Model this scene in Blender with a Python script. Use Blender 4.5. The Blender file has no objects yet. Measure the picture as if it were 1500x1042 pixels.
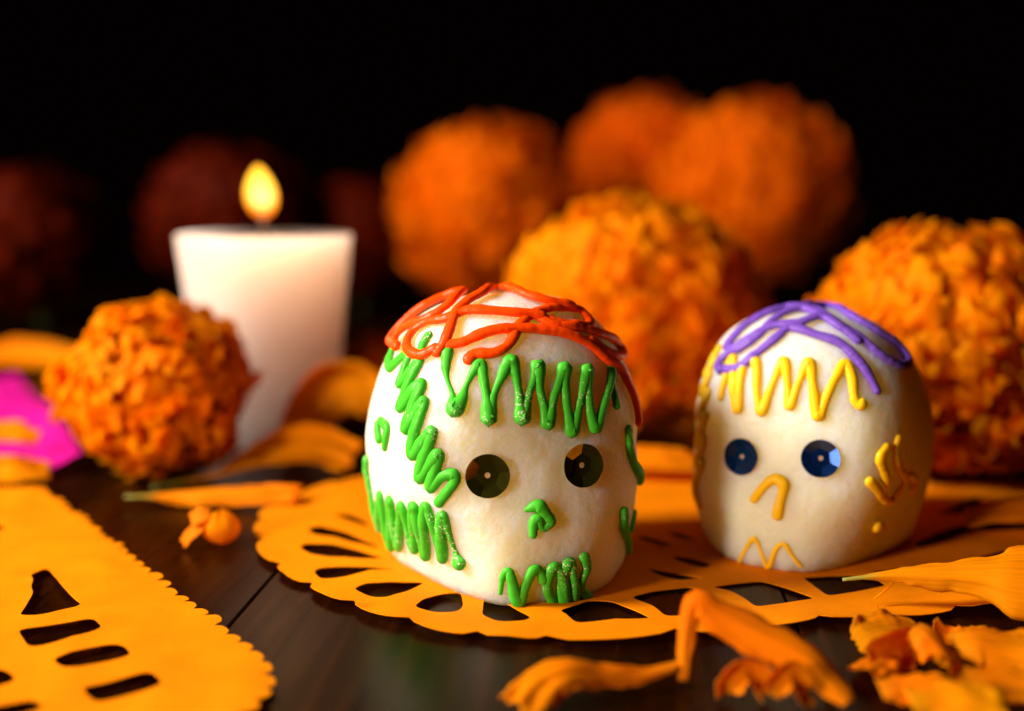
import bpy, bmesh, math, random
from mathutils import Vector, Matrix, noise, geometry
from mathutils.bvhtree import BVHTree

# ------------------------------------------------------------------ camera
MM = 0.001
sc = bpy.context.scene
col = sc.collection
cam_d = bpy.data.cameras.new("camera")
cam = bpy.data.objects.new("camera", cam_d)
col.objects.link(cam)
cam.location = (0.001247, -0.203805, 0.071064)
cam.rotation_euler = (math.radians(90 - 8.4), 0, 0)
cam_d.sensor_width = 36
cam_d.lens = 40.8
cam_d.clip_start = 0.01
cam_d.clip_end = 10
cam_d.dof.use_dof = True
cam_d.dof.focus_distance = 0.195
cam_d.dof.aperture_fstop = 5.8
sc.camera = cam

# ------------------------------------------------------------------ world, lamps, exposure
world = bpy.data.worlds.new("World")
sc.world = world
world.use_nodes = True
world.node_tree.nodes["Background"].inputs[0].default_value = (1.0, 0.35, 0.2, 1)
world.node_tree.nodes["Background"].inputs[1].default_value = 0.0006

def area(name, loc, target, size, power, color):
    d = bpy.data.lights.new(name, 'AREA')
    d.shape = 'DISK'
    d.size = size
    d.energy = power
    d.color = color
    o = bpy.data.objects.new(name, d)
    col.objects.link(o)
    o.location = loc
    o.rotation_euler = (Vector(target) - Vector(loc)).to_track_quat('-Z', 'Y').to_euler()
    return o
key = area("key_lamp", (-0.49, -0.07, 0.36), (0.05, 0.09, 0.03), 0.17, 2.9, (1.0, 0.88, 0.72))
key.data.spread = math.radians(125)
area("fill_lamp", (-0.46, -0.38, 0.16), (0.02, 0.03, 0.02), 0.10, 3.2, (1.0, 0.75, 0.46))

sc.view_settings.view_transform = 'Standard'
sc.view_settings.look = 'None'
sc.view_settings.exposure = 0.38
sc.view_settings.gamma = 1
sc.view_settings.use_curve_mapping = False
sc.cycles.use_denoising = True
sc.cycles.max_bounces = 10
sc.cycles.transmission_bounces = 6
sc.cycles.transparent_max_bounces = 12
sc.cycles.sample_clamp_indirect = 6

# ------------------------------------------------------------------ materials
def mat(name):
    m = bpy.data.materials.new(name)
    m.use_nodes = True
    nt = m.node_tree
    return m, nt, nt.nodes["Principled BSDF"], nt.nodes["Material Output"]

def N(nt, typ, **kw):
    n = nt.nodes.new(typ)
    for k, v in kw.items():
        if isinstance(k, str) and hasattr(n, k):
            setattr(n, k, v)
        else:
            n.inputs[k].default_value = v
    return n

def ramp(nt, stops, interp='LINEAR'):
    r = nt.nodes.new("ShaderNodeValToRGB")
    r.color_ramp.interpolation = interp
    e = r.color_ramp.elements
    while len(e) < len(stops):
        e.new(0.5)
    for i, (p, c) in enumerate(stops):
        e[i].position = p
        e[i].color = (*c, 1)
    return r

def coords(nt, out="Object", scale=(1, 1, 1), rot=(0, 0, 0)):
    t = nt.nodes.new("ShaderNodeTexCoord")
    mp = nt.nodes.new("ShaderNodeMapping")
    mp.inputs["Scale"].default_value = scale
    mp.inputs["Rotation"].default_value = rot
    nt.links.new(t.outputs[out], mp.inputs[0])
    return mp.outputs[0]

def noise_tex(nt, vec, scale, detail=4, rough=0.55):
    n = nt.nodes.new("ShaderNodeTexNoise")
    n.inputs["Scale"].default_value = scale
    n.inputs["Detail"].default_value = detail
    n.inputs["Roughness"].default_value = rough
    nt.links.new(vec, n.inputs["Vector"])
    return n

def bump(nt, p, height, strength, dist):
    b = nt.nodes.new("ShaderNodeBump")
    b.inputs["Strength"].default_value = strength
    b.inputs["Distance"].default_value = dist
    nt.links.new(height, b.inputs["Height"])
    nt.links.new(b.outputs[0], p.inputs["Normal"])
    return b

def make_sugar():
    m, nt, p, o = mat("pressed_sugar")
    v = coords(nt)
    n1 = noise_tex(nt, v, 900, 3)
    n2 = noise_tex(nt, v, 90, 4)
    r = ramp(nt, [(0.3, (0.85, 0.80, 0.66)), (0.7, (0.89, 0.855, 0.76))])
    nt.links.new(n2.outputs[0], r.inputs[0])
    nt.links.new(r.outputs[0], p.inputs["Base Color"])
    p.inputs["Roughness"].default_value = 0.5
    p.inputs["Specular IOR Level"].default_value = 0.35
    p.inputs["Subsurface Weight"].default_value = 1.0
    p.inputs["Subsurface Radius"].default_value = (1.0, 0.60, 0.18)
    p.inputs["Subsurface Scale"].default_value = 0.018
    ad = nt.nodes.new("ShaderNodeMath"); ad.operation = 'MULTIPLY_ADD'
    ad.inputs[1].default_value = 0.5
    nt.links.new(n1.outputs[0], ad.inputs[0])
    n3 = noise_tex(nt, v, 260, 3)
    nt.links.new(n3.outputs[0], ad.inputs[2])
    bump(nt, p, ad.outputs[0], 0.7, 0.0009)
    return m

def make_icing(name, c, specks=False):
    m, nt, p, o = mat(name)
    v = coords(nt)
    n = noise_tex(nt, v, 300, 3)
    dark = tuple(x * 0.92 for x in c)
    r = ramp(nt, [(0.3, dark), (0.7, c)])
    nt.links.new(n.outputs[0], r.inputs[0])
    out = r.outputs[0]
    if specks:
        a = noise_tex(nt, v, 2600, 1)
        b = noise_tex(nt, v, 120, 2)
        ra = ramp(nt, [(0.60, (0, 0, 0)), (0.66, (1, 1, 1))])
        rb = ramp(nt, [(0.54, (0, 0, 0)), (0.66, (1, 1, 1))])
        nt.links.new(a.outputs[0], ra.inputs[0])
        nt.links.new(b.outputs[0], rb.inputs[0])
        mu = nt.nodes.new("ShaderNodeMath"); mu.operation = 'MULTIPLY'
        nt.links.new(ra.outputs[0], mu.inputs[0]); nt.links.new(rb.outputs[0], mu.inputs[1])
        mx = nt.nodes.new("ShaderNodeMix"); mx.data_type = 'RGBA'
        nt.links.new(mu.outputs[0], mx.inputs[0])
        nt.links.new(out, mx.inputs[6])
        mx.inputs[7].default_value = (0.8, 0.85, 0.7, 1)
        out = mx.outputs[2]
    nt.links.new(out, p.inputs["Base Color"])
    p.inputs["Roughness"].default_value = 0.34
    p.inputs["Specular IOR Level"].default_value = 0.18
    p.inputs["Subsurface Weight"].default_value = 0.25
    p.inputs["Subsurface Radius"].default_value = tuple(0.3 + x for x in c)
    p.inputs["Subsurface Scale"].default_value = 0.0006
    n3 = noise_tex(nt, v, 700, 3)
    bump(nt, p, n3.outputs[0], 0.35, 0.0003)
    return m

def make_sequin(name, c, rough=0.09):
    m, nt, p, o = mat(name)
    v = coords(nt)
    n = noise_tex(nt, v, 500, 3)
    r = ramp(nt, [(0.3, tuple(x * 0.6 for x in c)), (0.7, c)])
    nt.links.new(n.outputs[0], r.inputs[0])
    nt.links.new(r.outputs[0], p.inputs["Base Color"])
    p.inputs["Metallic"].default_value = 0.9
    p.inputs["Roughness"].default_value = rough
    p.inputs["Coat Weight"].default_value = 0.5
    p.inputs["Coat Roughness"].default_value = 0.05
    return m

def make_petal(name, stops, nscale=60, trans=0.45, hue=0.012):
    """colour runs along the petal (UV v), thin and slightly see-through"""
    m, nt, p, o = mat(name)
    uv = nt.nodes.new("ShaderNodeUVMap")
    sep = nt.nodes.new("ShaderNodeSeparateXYZ")
    nt.links.new(uv.outputs[0], sep.inputs[0])
    r = ramp(nt, stops)
    nt.links.new(sep.outputs[1], r.inputs[0])
    # fine veins along the petal
    mp = nt.nodes.new("ShaderNodeMapping")
    mp.inputs["Scale"].default_value = (14, 1.2, 1)
    nt.links.new(uv.outputs[0], mp.inputs[0])
    n = noise_tex(nt, mp.outputs[0], 2.0, 3)
    oi = nt.nodes.new("ShaderNodeObjectInfo")
    hv = nt.nodes.new("ShaderNodeHueSaturation")
    mr = nt.nodes.new("ShaderNodeMapRange")
    mr.inputs[3].default_value = 0.5 - hue; mr.inputs[4].default_value = 0.5 + hue
    nt.links.new(oi.outputs["Random"], mr.inputs[0])
    nt.links.new(mr.outputs[0], hv.inputs["Hue"])
    mv = nt.nodes.new("ShaderNodeMapRange")
    mv.inputs[1].default_value = 0.3; mv.inputs[2].default_value = 0.7
    mv.inputs[3].default_value = 0.75; mv.inputs[4].default_value = 1.08
    nt.links.new(n.outputs[0], mv.inputs[0])
    nt.links.new(mv.outputs[0], hv.inputs["Value"])
    nt.links.new(r.outputs[0], hv.inputs["Color"])
    nt.links.new(hv.outputs[0], p.inputs["Base Color"])
    p.inputs["Roughness"].default_value = 0.55
    p.inputs["Specular IOR Level"].default_value = 0.04
    t = nt.nodes.new("ShaderNodeBsdfTranslucent")
    nt.links.new(hv.outputs[0], t.inputs[0])
    mx = nt.nodes.new("ShaderNodeMixShader")
    mx.inputs[0].default_value = trans
    nt.links.new(p.outputs[0], mx.inputs[1])
    nt.links.new(t.outputs[0], mx.inputs[2])
    nt.links.new(mx.outputs[0], o.inputs[0])
    bump(nt, p, n.outputs[0], 0.35, 0.0004)
    return m

def make_paper(name, c, trans=0.2):
    m, nt, p, o = mat(name)
    v = coords(nt)
    n = noise_tex(nt, v, 120, 5, 0.6)
    r = ramp(nt, [(0.3, tuple(x * 0.86 for x in c)), (0.7, c)])
    nt.links.new(n.outputs[0], r.inputs[0])
    nt.links.new(r.outputs[0], p.inputs["Base Color"])
    p.inputs["Roughness"].default_value = 0.7
    p.inputs["Specular IOR Level"].default_value = 0.05
    n2 = noise_tex(nt, v, 1500, 3)
    bump(nt, p, n2.outputs[0], 0.25, 0.0002)
    t = nt.nodes.new("ShaderNodeBsdfTranslucent")
    nt.links.new(r.outputs[0], t.inputs[0])
    mx = nt.nodes.new("ShaderNodeMixShader"); mx.inputs[0].default_value = trans
    nt.links.new(p.outputs[0], mx.inputs[1]); nt.links.new(t.outputs[0], mx.inputs[2])
    nt.links.new(mx.outputs[0], o.inputs[0])
    return m

def make_wood():
    m, nt, p, o = mat("dark_varnished_wood")
    v = coords(nt, "Object", (1, 0.045, 1))
    n1 = noise_tex(nt, v, 420, 6, 0.65)
    v2 = coords(nt, "Object", (1, 0.10, 1))
    n2 = noise_tex(nt, v2, 70, 4)
    r1 = ramp(nt, [(0.28, (0.0025, 0.0006, 0.0001)), (0.5, (0.011, 0.0026, 0.0003)), (0.75, (0.032, 0.0078, 0.001))])
    nt.links.new(n1.outputs[0], r1.inputs[0])
    r2 = ramp(nt, [(0.3, (0.55, 0.5, 0.5)), (0.7, (1, 1, 1))])
    nt.links.new(n2.outputs[0], r2.inputs[0])
    mx = nt.nodes.new("ShaderNodeMix"); mx.data_type = 'RGBA'; mx.blend_type = 'MULTIPLY'
    mx.inputs[0].default_value = 1
    nt.links.new(r1.outputs[0], mx.inputs[6]); nt.links.new(r2.outputs[0], mx.inputs[7])
    nt.links.new(mx.outputs[2], p.inputs["Base Color"])
    rr = nt.nodes.new("ShaderNodeMapRange")
    rr.inputs[3].default_value = 0.20; rr.inputs[4].default_value = 0.36
    nt.links.new(n2.outputs[0], rr.inputs[0])
    nt.links.new(rr.outputs[0], p.inputs["Roughness"])
    p.inputs["Specular IOR Level"].default_value = 0.06
    bump(nt, p, n1.outputs[0], 0.22, 0.0004)
    return m

def make_wax():
    m, nt, p, o = mat("white_wax")
    v = coords(nt)
    n = noise_tex(nt, v, 60, 3)
    r = ramp(nt, [(0.3, (0.40, 0.34, 0.34)), (0.7, (0.43, 0.37, 0.37))])
    nt.links.new(n.outputs[0], r.inputs[0])
    nt.links.new(r.outputs[0], p.inputs["Base Color"])
    p.inputs["Roughness"].default_value = 0.45
    p.inputs["Subsurface Weight"].default_value = 1.0
    p.inputs["Subsurface Radius"].default_value = (1.0, 0.88, 0.80)
    p.inputs["Subsurface Scale"].default_value = 0.16
    bump(nt, p, n.outputs[0], 0.1, 0.001)
    return m

def make_flame(name, stops, strength, alpha):
    m, nt, p, o = mat(name)
    nt.nodes.remove(p)
    v = coords(nt, "Generated")
    sep = nt.nodes.new("ShaderNodeSeparateXYZ")
    nt.links.new(v, sep.inputs[0])
    r = ramp(nt, stops)
    nt.links.new(sep.outputs[2], r.inputs[0])
    e = nt.nodes.new("ShaderNodeEmission")
    e.inputs[1].default_value = strength
    nt.links.new(r.outputs[0], e.inputs[0])
    t = nt.nodes.new("ShaderNodeBsdfTransparent")
    mx = nt.nodes.new("ShaderNodeMixShader")
    al = ramp(nt, alpha)
    nt.links.new(sep.outputs[2], al.inputs[0])
    nt.links.new(al.outputs[0], mx.inputs[0])
    nt.links.new(t.outputs[0], mx.inputs[1]); nt.links.new(e.outputs[0], mx.inputs[2])
    nt.links.new(mx.outputs[0], o.inputs[0])
    return m

def make_plain(name, c, rough=0.6):
    m, nt, p, o = mat(name)
    v = coords(nt)
    n = noise_tex(nt, v, 200, 4)
    r = ramp(nt, [(0.3, tuple(x * 0.6 for x in c)), (0.7, c)])
    nt.links.new(n.outputs[0], r.inputs[0])
    nt.links.new(r.outputs[0], p.inputs["Base Color"])
    p.inputs["Roughness"].default_value = rough
    bump(nt, p, n.outputs[0], 0.4, 0.0006)
    return m

M = {
    'sugar': make_sugar(),
    'red': make_icing("red_orange_icing", (1.0, 0.07, 0.0015)),
    'green': make_icing("green_icing", (0.06, 0.50, 0.03), True),
    'purple': make_icing("purple_icing", (0.17, 0.075, 0.55)),
    'yellow': make_icing("yellow_icing", (0.95, 0.56, 0.008)),
    'seq_green': make_sequin("dark_green_sequin", (0.24, 0.25, 0.03)),
    'seq_blue': make_sequin("blue_sequin", (0.015, 0.10, 0.60)),
    'marigold': make_petal("marigold_petal", [(0.0, (0.60, 0.055, 0.001)), (0.5, (0.96, 0.20, 0.0008)), (1.0, (1.0, 0.35, 0.001))]),
    'deep': make_petal("deep_orange_petal", [(0.0, (0.60, 0.045, 0.0006)), (0.5, (0.97, 0.14, 0.0006)), (1.0, (1.0, 0.24, 0.0008))]),
    'loose': make_petal("loose_marigold_petal", [(0.0, (0.45, 0.48, 0.16)), (0.10, (0.55, 0.45, 0.06)), (0.2, (0.95, 0.36, 0.003)), (1.0, (0.98, 0.31, 0.002))]),
    'blade': make_petal("orange_petal_blade", [(0.0, (0.95, 0.36, 0.006)), (0.3, (0.96, 0.27, 0.002)), (1.0, (0.98, 0.36, 0.002))], trans=0.45),
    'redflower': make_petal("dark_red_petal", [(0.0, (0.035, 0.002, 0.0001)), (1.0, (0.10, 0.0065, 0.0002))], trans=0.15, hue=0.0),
    'paper': make_paper("orange_cut_paper", (0.96, 0.285, 0.001)),
    'magenta': make_paper("magenta_tissue_paper", (0.75, 0.01, 0.36)),
    'wood': make_wood(),
    'wax': make_wax(),
    'core': make_plain("marigold_heart", (0.70, 0.085, 0.001), 0.8),
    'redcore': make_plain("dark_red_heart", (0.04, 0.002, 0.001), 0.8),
    'calyx': make_plain("green_calyx", (0.06, 0.10, 0.02)),
    'wick': make_plain("burnt_wick", (0.02, 0.012, 0.01), 0.9),
    'flame_outer': make_flame("flame_mantle", [(0.0, (1.0, 0.12, 0.005)), (0.3, (1.0, 0.30, 0.01)), (0.7, (1.0, 0.46, 0.03)), (1.0, (1.0, 0.40, 0.02))], 2.6,
                              [(0.0, (0.08,) * 3), (0.25, (0.6,) * 3), (0.6, (0.92,) * 3), (1.0, (0.8,) * 3)]),
    'flame_core': make_flame("flame_heart", [(0.0, (1.0, 0.45, 0.08)), (0.35, (1.0, 0.78, 0.30)), (0.75, (1.0, 0.86, 0.45)), (1.0, (1.0, 0.55, 0.08))], 4.5,
                             [(0.0, (0.1,) * 3), (0.3, (0.8,) * 3), (1.0, (0.9,) * 3)]),
}

# ------------------------------------------------------------------ object helpers
def thing(name, label, cat, loc=(0, 0, 0), rotz=0.0, group=None):
    o = bpy.data.objects.new(name, None)
    o.empty_display_size = 0.01
    col.objects.link(o)
    o.location = Vector(loc) * MM
    o.rotation_euler = (0, 0, rotz)
    tag(o, label, cat, group)
    return o

def tag(o, label, cat=None, group=None):
    o["label"] = label
    if cat: o["category"] = cat
    if group: o["group"] = group
    return o

def mesh(name, verts, faces, smooth=True, uvs=None):
    """vertices in millimetres"""
    me = bpy.data.meshes.new(name)
    me.from_pydata([tuple(Vector(v) * MM) for v in verts], [], faces)
    me.update()
    if uvs:
        l = me.uv_layers.new(name="UVMap")
        for lp in me.loops:
            l.data[lp.index].uv = uvs[lp.vertex_index]
    if smooth:
        me.polygons.foreach_set("use_smooth", [True] * len(me.polygons))
    return me

def obj(name, me, material, parent=None):
    o = bpy.data.objects.new(name, me)
    if material and not me.materials:
        me.materials.append(material)
    col.objects.link(o)
    if parent:
        o.parent = parent
    return o

def catmull(P, step):
    """P: list of tuples (any length); evenly refined"""
    P = [Vector(p) if len(p) <= 4 else p for p in P]
    if len(P) < 3:
        P = [P[0], (P[0] + P[-1]) / 2, P[-1]]
    out = []
    n = len(P)
    for i in range(n - 1):
        p0 = P[i - 1] if i > 0 else P[0] * 2 - P[1]
        p1, p2 = P[i], P[i + 1]
        p3 = P[i + 2] if i + 2 < n else P[n - 1] * 2 - P[n - 2]
        L = (p2.to_3d() - p1.to_3d()).length if len(p1) > 2 else (p2 - p1).length
        k = max(2, int(math.ceil(L / step)))
        for j in range(k):
            t = j / k
            out.append(0.5 * ((2 * p1) + (p2 - p0) * t + (2 * p0 - 5 * p1 + 4 * p2 - p3) * t * t + (3 * p1 - p0 - 3 * p2 + p3) * t ** 3))
    out.append(P[-1].copy())
    return out

def tube_geo(path, radii, sides=10, flat=1.0, normals=None):
    """round-ended tube along path (mm); returns verts, faces"""
    V, Fc = [], []
    n = len(path)
    def tan(i):
        a = path[max(0, i - 1)]; b = path[min(n - 1, i + 1)]
        d = b - a
        return d.normalized() if d.length > 1e-9 else Vector((0, 0, 1))
    nrm = None
    rings = []
    for i in range(n):
        t = tan(i)
        if normals:
            nn = normals[i]
        else:
            nn = nrm if nrm else Vector((0, 0, 1))
            if abs(nn.dot(t)) > 0.95 and not nrm: nn = Vector((1, 0, 0))
        nn = (nn - t * nn.dot(t))
        if nn.length < 1e-6: nn = t.orthogonal()
        nn.normalize(); nrm = nn
        rings.append((path[i], t, nn, t.cross(nn), radii[i]))
    first, last = rings[0], rings[-1]
    ext = []
    for a in (75, 45, 20):
        p, t, nn, bb, r = first
        ext.append((p - t * r * math.sin(math.radians(a)), t, nn, bb, r * math.cos(math.radians(a))))
    tail = []
    for a in (20, 45, 75):
        p, t, nn, bb, r = last
        tail.append((p + t * r * math.sin(math.radians(a)), t, nn, bb, r * math.cos(math.radians(a))))
    rings = ext + rings + tail
    for (p, t, nn, bb, r) in rings:
        for k in range(sides):
            a = 2 * math.pi * k / sides
            V.append(p + nn * (r * flat * math.cos(a)) + bb * (r * math.sin(a)))
    m = len(rings)
    for i in range(m - 1):
        for k in range(sides):
            k2 = (k + 1) % sides
            Fc.append((i * sides + k, i * sides + k2, (i + 1) * sides + k2, (i + 1) * sides + k))
    Fc.append(tuple(range(sides - 1, -1, -1)))
    Fc.append(tuple((m - 1) * sides + k for k in range(sides)))
    return V, Fc

def lathe_geo(profile, seg=64, wob=0.0, seed=0):
    V, Fc = [], []
    for j, (r, z) in enumerate(profile):
        for k in range(seg):
            a = 2 * math.pi * k / seg
            d = 1 + wob * noise.noise(Vector((math.cos(a) * 1.5, math.sin(a) * 1.5, z * 0.08 + seed)))
            V.append((r * d * math.cos(a), r * d * math.sin(a), z + (wob * 12 * noise.noise(Vector((math.cos(a), math.sin(a), seed + 9.1))) if r > 0.1 and j > 0 else 0)))
    for j in range(len(profile) - 1):
        for k in range(seg):
            k2 = (k + 1) % seg
            Fc.append((j * seg + k, j * seg + k2, (j + 1) * seg + k2, (j + 1) * seg + k))
    Fc.append(tuple(range(seg - 1, -1, -1)))
    Fc.append(tuple((len(profile) - 1) * seg + k for k in range(seg)))
    return V, Fc

def lerp_table(x, xs, ys):
    if x <= xs[0]: return ys[0]
    for i in range(1, len(xs)):
        if x <= xs[i]:
            t = (x - xs[i - 1]) / (xs[i] - xs[i - 1])
            return ys[i - 1] + (ys[i] - ys[i - 1]) * t
    return ys[-1]

# ---- outlines on the table and icing paths on the skulls, millimetres
STROKES_A = {
  'red': [[(-10.9,-13.6,41.4,1.15),(-9.9,-13.5,42.1,1.1),(-8,-14.1,42.2,1),(-6.8,-14.4,42.3,1),(-5.1,-14.3,43,1),(-3.6,-13.6,44.3,1),(-2.2,-12.2,46.1,1),(-0.4,-11,47.4,1),(1.5,-9.9,48.2,1),(4.5,-8.4,48.7,1),(7.9,-7.1,48.5,1),(10.9,-5.8,48,1),(11.9,-6.9,46.8,1),(11.3,-9.4,45.6,1),(7.9,-11,45.9,1),(4.8,-11.2,46.6,1),(2.4,-10.8,47.4,1)],[(2.1,-10.8,47.4,1),(4.6,-11.8,46.1,1),(9.4,-11,45.3,1),(14.3,-8.8,43.8,1),(19.1,-4,41.3,1),(19.4,-5.1,40.2,1),(16.9,-9.7,40.2,1),(13.9,-11.7,41.4,1),(10.6,-12.1,43.4,1)],[(-15.2,-9.9,42,1.1),(-14.1,-9.9,43.1,1),(-11.5,-11.3,43.7,1),(-8.7,-11.8,45,1),(-6,-12,45.6,1),(-3.4,-12.4,45.8,1),(-0.8,-12.6,45.8,1),(2.6,-12.8,45.5,1),(6.6,-12.9,44.5,1),(10.3,-12.9,42.6,1),(13.5,-12.9,40.1,1),(15.8,-12,38.6,1),(17.3,-12.1,36,1),(18.8,-11.9,32.3,1),(19.2,-12.2,28.9,0.9)],[(-15.3,-9.2,42.5,1),(-17.3,-8.1,41.4,1),(-18.5,-5.5,41.5,1),(-18.6,-2.5,42.5,1),(-17.3,-1.1,44.5,1),(-15.4,-2.3,46,1),(-13.3,-5.2,46.7,1),(-11.2,-6.4,47.5,1),(-9.3,-6.8,48.2,1),(-6,-8.6,48.3,1),(-2.3,-10,48.1,1),(0.7,-10.4,47.9,1),(2.4,-10.6,47.5,1)],[(-14.7,-9.9,42.5,1),(-13.8,-9.7,43.6,1),(-12.3,-8,45.9,1),(-10.4,-5.5,48.3,1),(-7.9,-4.2,49.6,1),(-4.7,-1.5,50.4,1),(0.4,10.7,50,1),(0.5,-2.6,50.6,1),(3.1,-6.4,49.9,1),(6,-7.1,49,1),(8.7,-6.7,48.4,1)],[(-19.5,0.3,41.6,1),(-19.1,9.1,41.7,1),(-17.8,11,42.6,1),(-15.7,10.3,45.1,1),(-12.9,8.5,47.3,1),(-9.9,8.4,48.7,1),(-7.6,6.5,49.8,1),(-6.9,5.9,50.1,1),(-10,-1.4,49.3,1),(-12.8,-3,47.8,1),(-15.4,-1.6,46.2,1),(-17.1,1.6,45,1),(-18.4,4.3,43.2,1),(-19.5,3.5,41.8,1)]],
  'green_forehead': [[(-13.9,-10.9,42.2,1.3),(-14.5,-12.1,40.2,0.9),(-14.5,-13.3,38.1,0.45),(-14,-14.8,35.9,0.6),(-13.8,-15.5,33.6,1.7),(-12.6,-15.7,35.2,1.1),(-11.9,-15.3,37.1,0.6),(-10.6,-14.8,39.3,0.8),(-9.2,-14.7,40.7,1.2),(-9,-15.8,38.2,0.9),(-8.8,-16.9,35.5,0.85),(-8.6,-17.6,32.1,1.6),(-7.8,-17.1,35.6,0.8),(-6.3,-16.4,38.4,0.8),(-4.4,-15.6,41.2,1.45),(-3.8,-16.6,38.7,0.9),(-3.5,-17.6,35.5,0.85),(-3.2,-18.1,32.1,1.6),(-2,-17.7,35.4,0.8),(-0.8,-16.9,38.1,0.9),(0.1,-16.1,40.3,1.5),(0.1,-17.3,36.9,0.9),(0.7,-17.9,33.8,0.85),(1.2,-18.4,30.9,1.4),(2.4,-17.8,34.7,0.8),(3.6,-17,37.4,0.9),(4.8,-16.1,39.7,1.5),(4.6,-17.2,36.8,0.9),(4.9,-18,32.7,0.9),(5.6,-18.4,29.3,1.3),(6.8,-17.8,32.6,0.8),(7.9,-16.9,36.2,0.9),(9,-15.4,39.1,1.45),(8.8,-16.8,35.9,0.9),(9,-17.5,32.3,0.9),(9.9,-17.8,29.5,1.3),(11,-17.1,31.7,0.9),(12.5,-15.8,34.8,0.9),(13.9,-14.2,37.2,1.1),(14.5,-12.9,38.8,1.1)],[(13.8,-14.4,36.9,0.9),(14,-15.1,34.7,0.8),(14.2,-15.5,32.7,0.9)]],
  'green_temple': [[(-19.8,5.5,41.3,0.9),(-21.2,1.7,38.2,1.2),(-19.1,-4,41.3,0.9),(-21,-5.1,36.4,1),(-17.9,-7.9,40.5,1),(-21.3,-7,32.7,1.2),(-18.1,-10.5,37.1,1.2),(-20.8,-9.5,29.5,1.25),(-18,-12,34.4,1.2),(-20,-10.9,25.4,1.25),(-17.2,-14.2,29.8,1.2),(-19.1,-11.8,21.4,1.2),(-16.5,-15.1,26.1,1.25),(-17.7,-13.5,20.1,1.1),(-16.3,-15.2,22.2,1),(-14.6,-16.5,22.9,1.2),(-14.2,-16.7,21.8,1),(-16.4,-14.7,17.8,1.1)],[(-17.8,-7.4,41.2,0.9),(-16.9,-5.9,43.2,1),(-16,-5.5,44.5,1)]],
  'green_cheek': [[(-22,11.9,5.9,0.9),(-22.9,5.5,14.2,1),(-20.6,8,3.6,1.1),(-21.8,0.5,14.6,1.05),(-19.9,3.7,4.8,1.2),(-20.6,-4.3,14.8,1.1),(-18.5,-2.6,6.1,1.2),(-19.4,-8.8,15.8,1.25),(-17.2,-5.8,5.7,1.2),(-18.1,-11.8,16.4,1.15),(-16.6,-11.8,11.4,0.9),(-15.3,-10.8,6.6,1.25),(-15.9,-14.6,15.4,1.2),(-14.8,-14.7,11.7,0.7),(-13.9,-14.3,8.6,0.6),(-13.2,-14.5,7,1.6)]],
  'green_ear': [[(-23.2,0.7,29,0.9),(-22.7,-2.9,28.5,1),(-22.8,-2.6,26.6,1),(-22.9,-1.6,24.7,0.9)],[(-23.4,2.4,27.9,1.1),(-23.3,1.2,25.7,1.1)]],
  'green_back': [[(-24.3,11.1,19.6,1),(-24.2,12.1,17.6,1.1),(-23.8,12,15,1),(-23.4,12,11.9,1),(-22.8,12,9.1,1),(-22.1,12,6.1,1)]],
  'green_nose': [[(-2.8,-19.7,16.8,0.5),(-1.8,-19.7,17.2,1),(-0.7,-19.7,17.4,1.2),(0.4,-19.9,15.8,1.1),(1.1,-20.1,14.6,1.1),(-0.4,-20.2,13.6,0.7),(-0.9,-19.9,15.4,1),(-1.7,-20,14.8,0.9),(-1.9,-20.3,12.7,0.8)]],
  'green_mouth': [[(-7,-18.9,2.6,0.4),(-6.8,-19.8,5.9,0.6),(-6,-20.1,6.8,0.8),(-5.4,-20.1,5,1.1),(-4.2,-19.6,1.2,1.2),(-3.2,-20.3,3.8,0.9),(-2,-20.6,6.6,1),(-0.8,-20.6,6.4,0.9),(-0.1,-20.5,4.8,1)],[(2.1,-19.5,0,1),(0.6,-20.3,3.4,1),(1.6,-20.6,6.8,1.15),(3.1,-20.5,5.2,1.1),(4.1,-19.3,0,1.2),(3,-20.3,3.8,0.9),(4.5,-20.5,7.3,1.15),(5.4,-20.2,4.1,1),(5.9,-19,0,1.1),(6.3,-19.1,0.5,0.9)],[(7.3,-20.1,7.7,1.2),(7.8,-19.9,5.7,1),(7,-19.8,3.4,0.9),(7.3,-19.2,1.5,0.9),(8.8,-17.9,0,1)]],
  'green_jowl': [[(16.8,-14.7,28.2,1),(17.2,-14.5,25.4,1),(18.6,-13.3,21.6,1.2),(21.5,-9,17.6,1.3)],[(15.7,-16.2,14,1.3),(16.3,-15.4,11,1.2),(18.3,-11.8,7.7,1),(20.3,-6.6,3.6,1)],[(21.1,-8.2,11.2,0.8),(20,-9.3,8.6,0.9)]],
}
EYES_A = [(-9.1, -18.6, 22.7), (7.3, -18.8, 23.4)]
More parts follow.
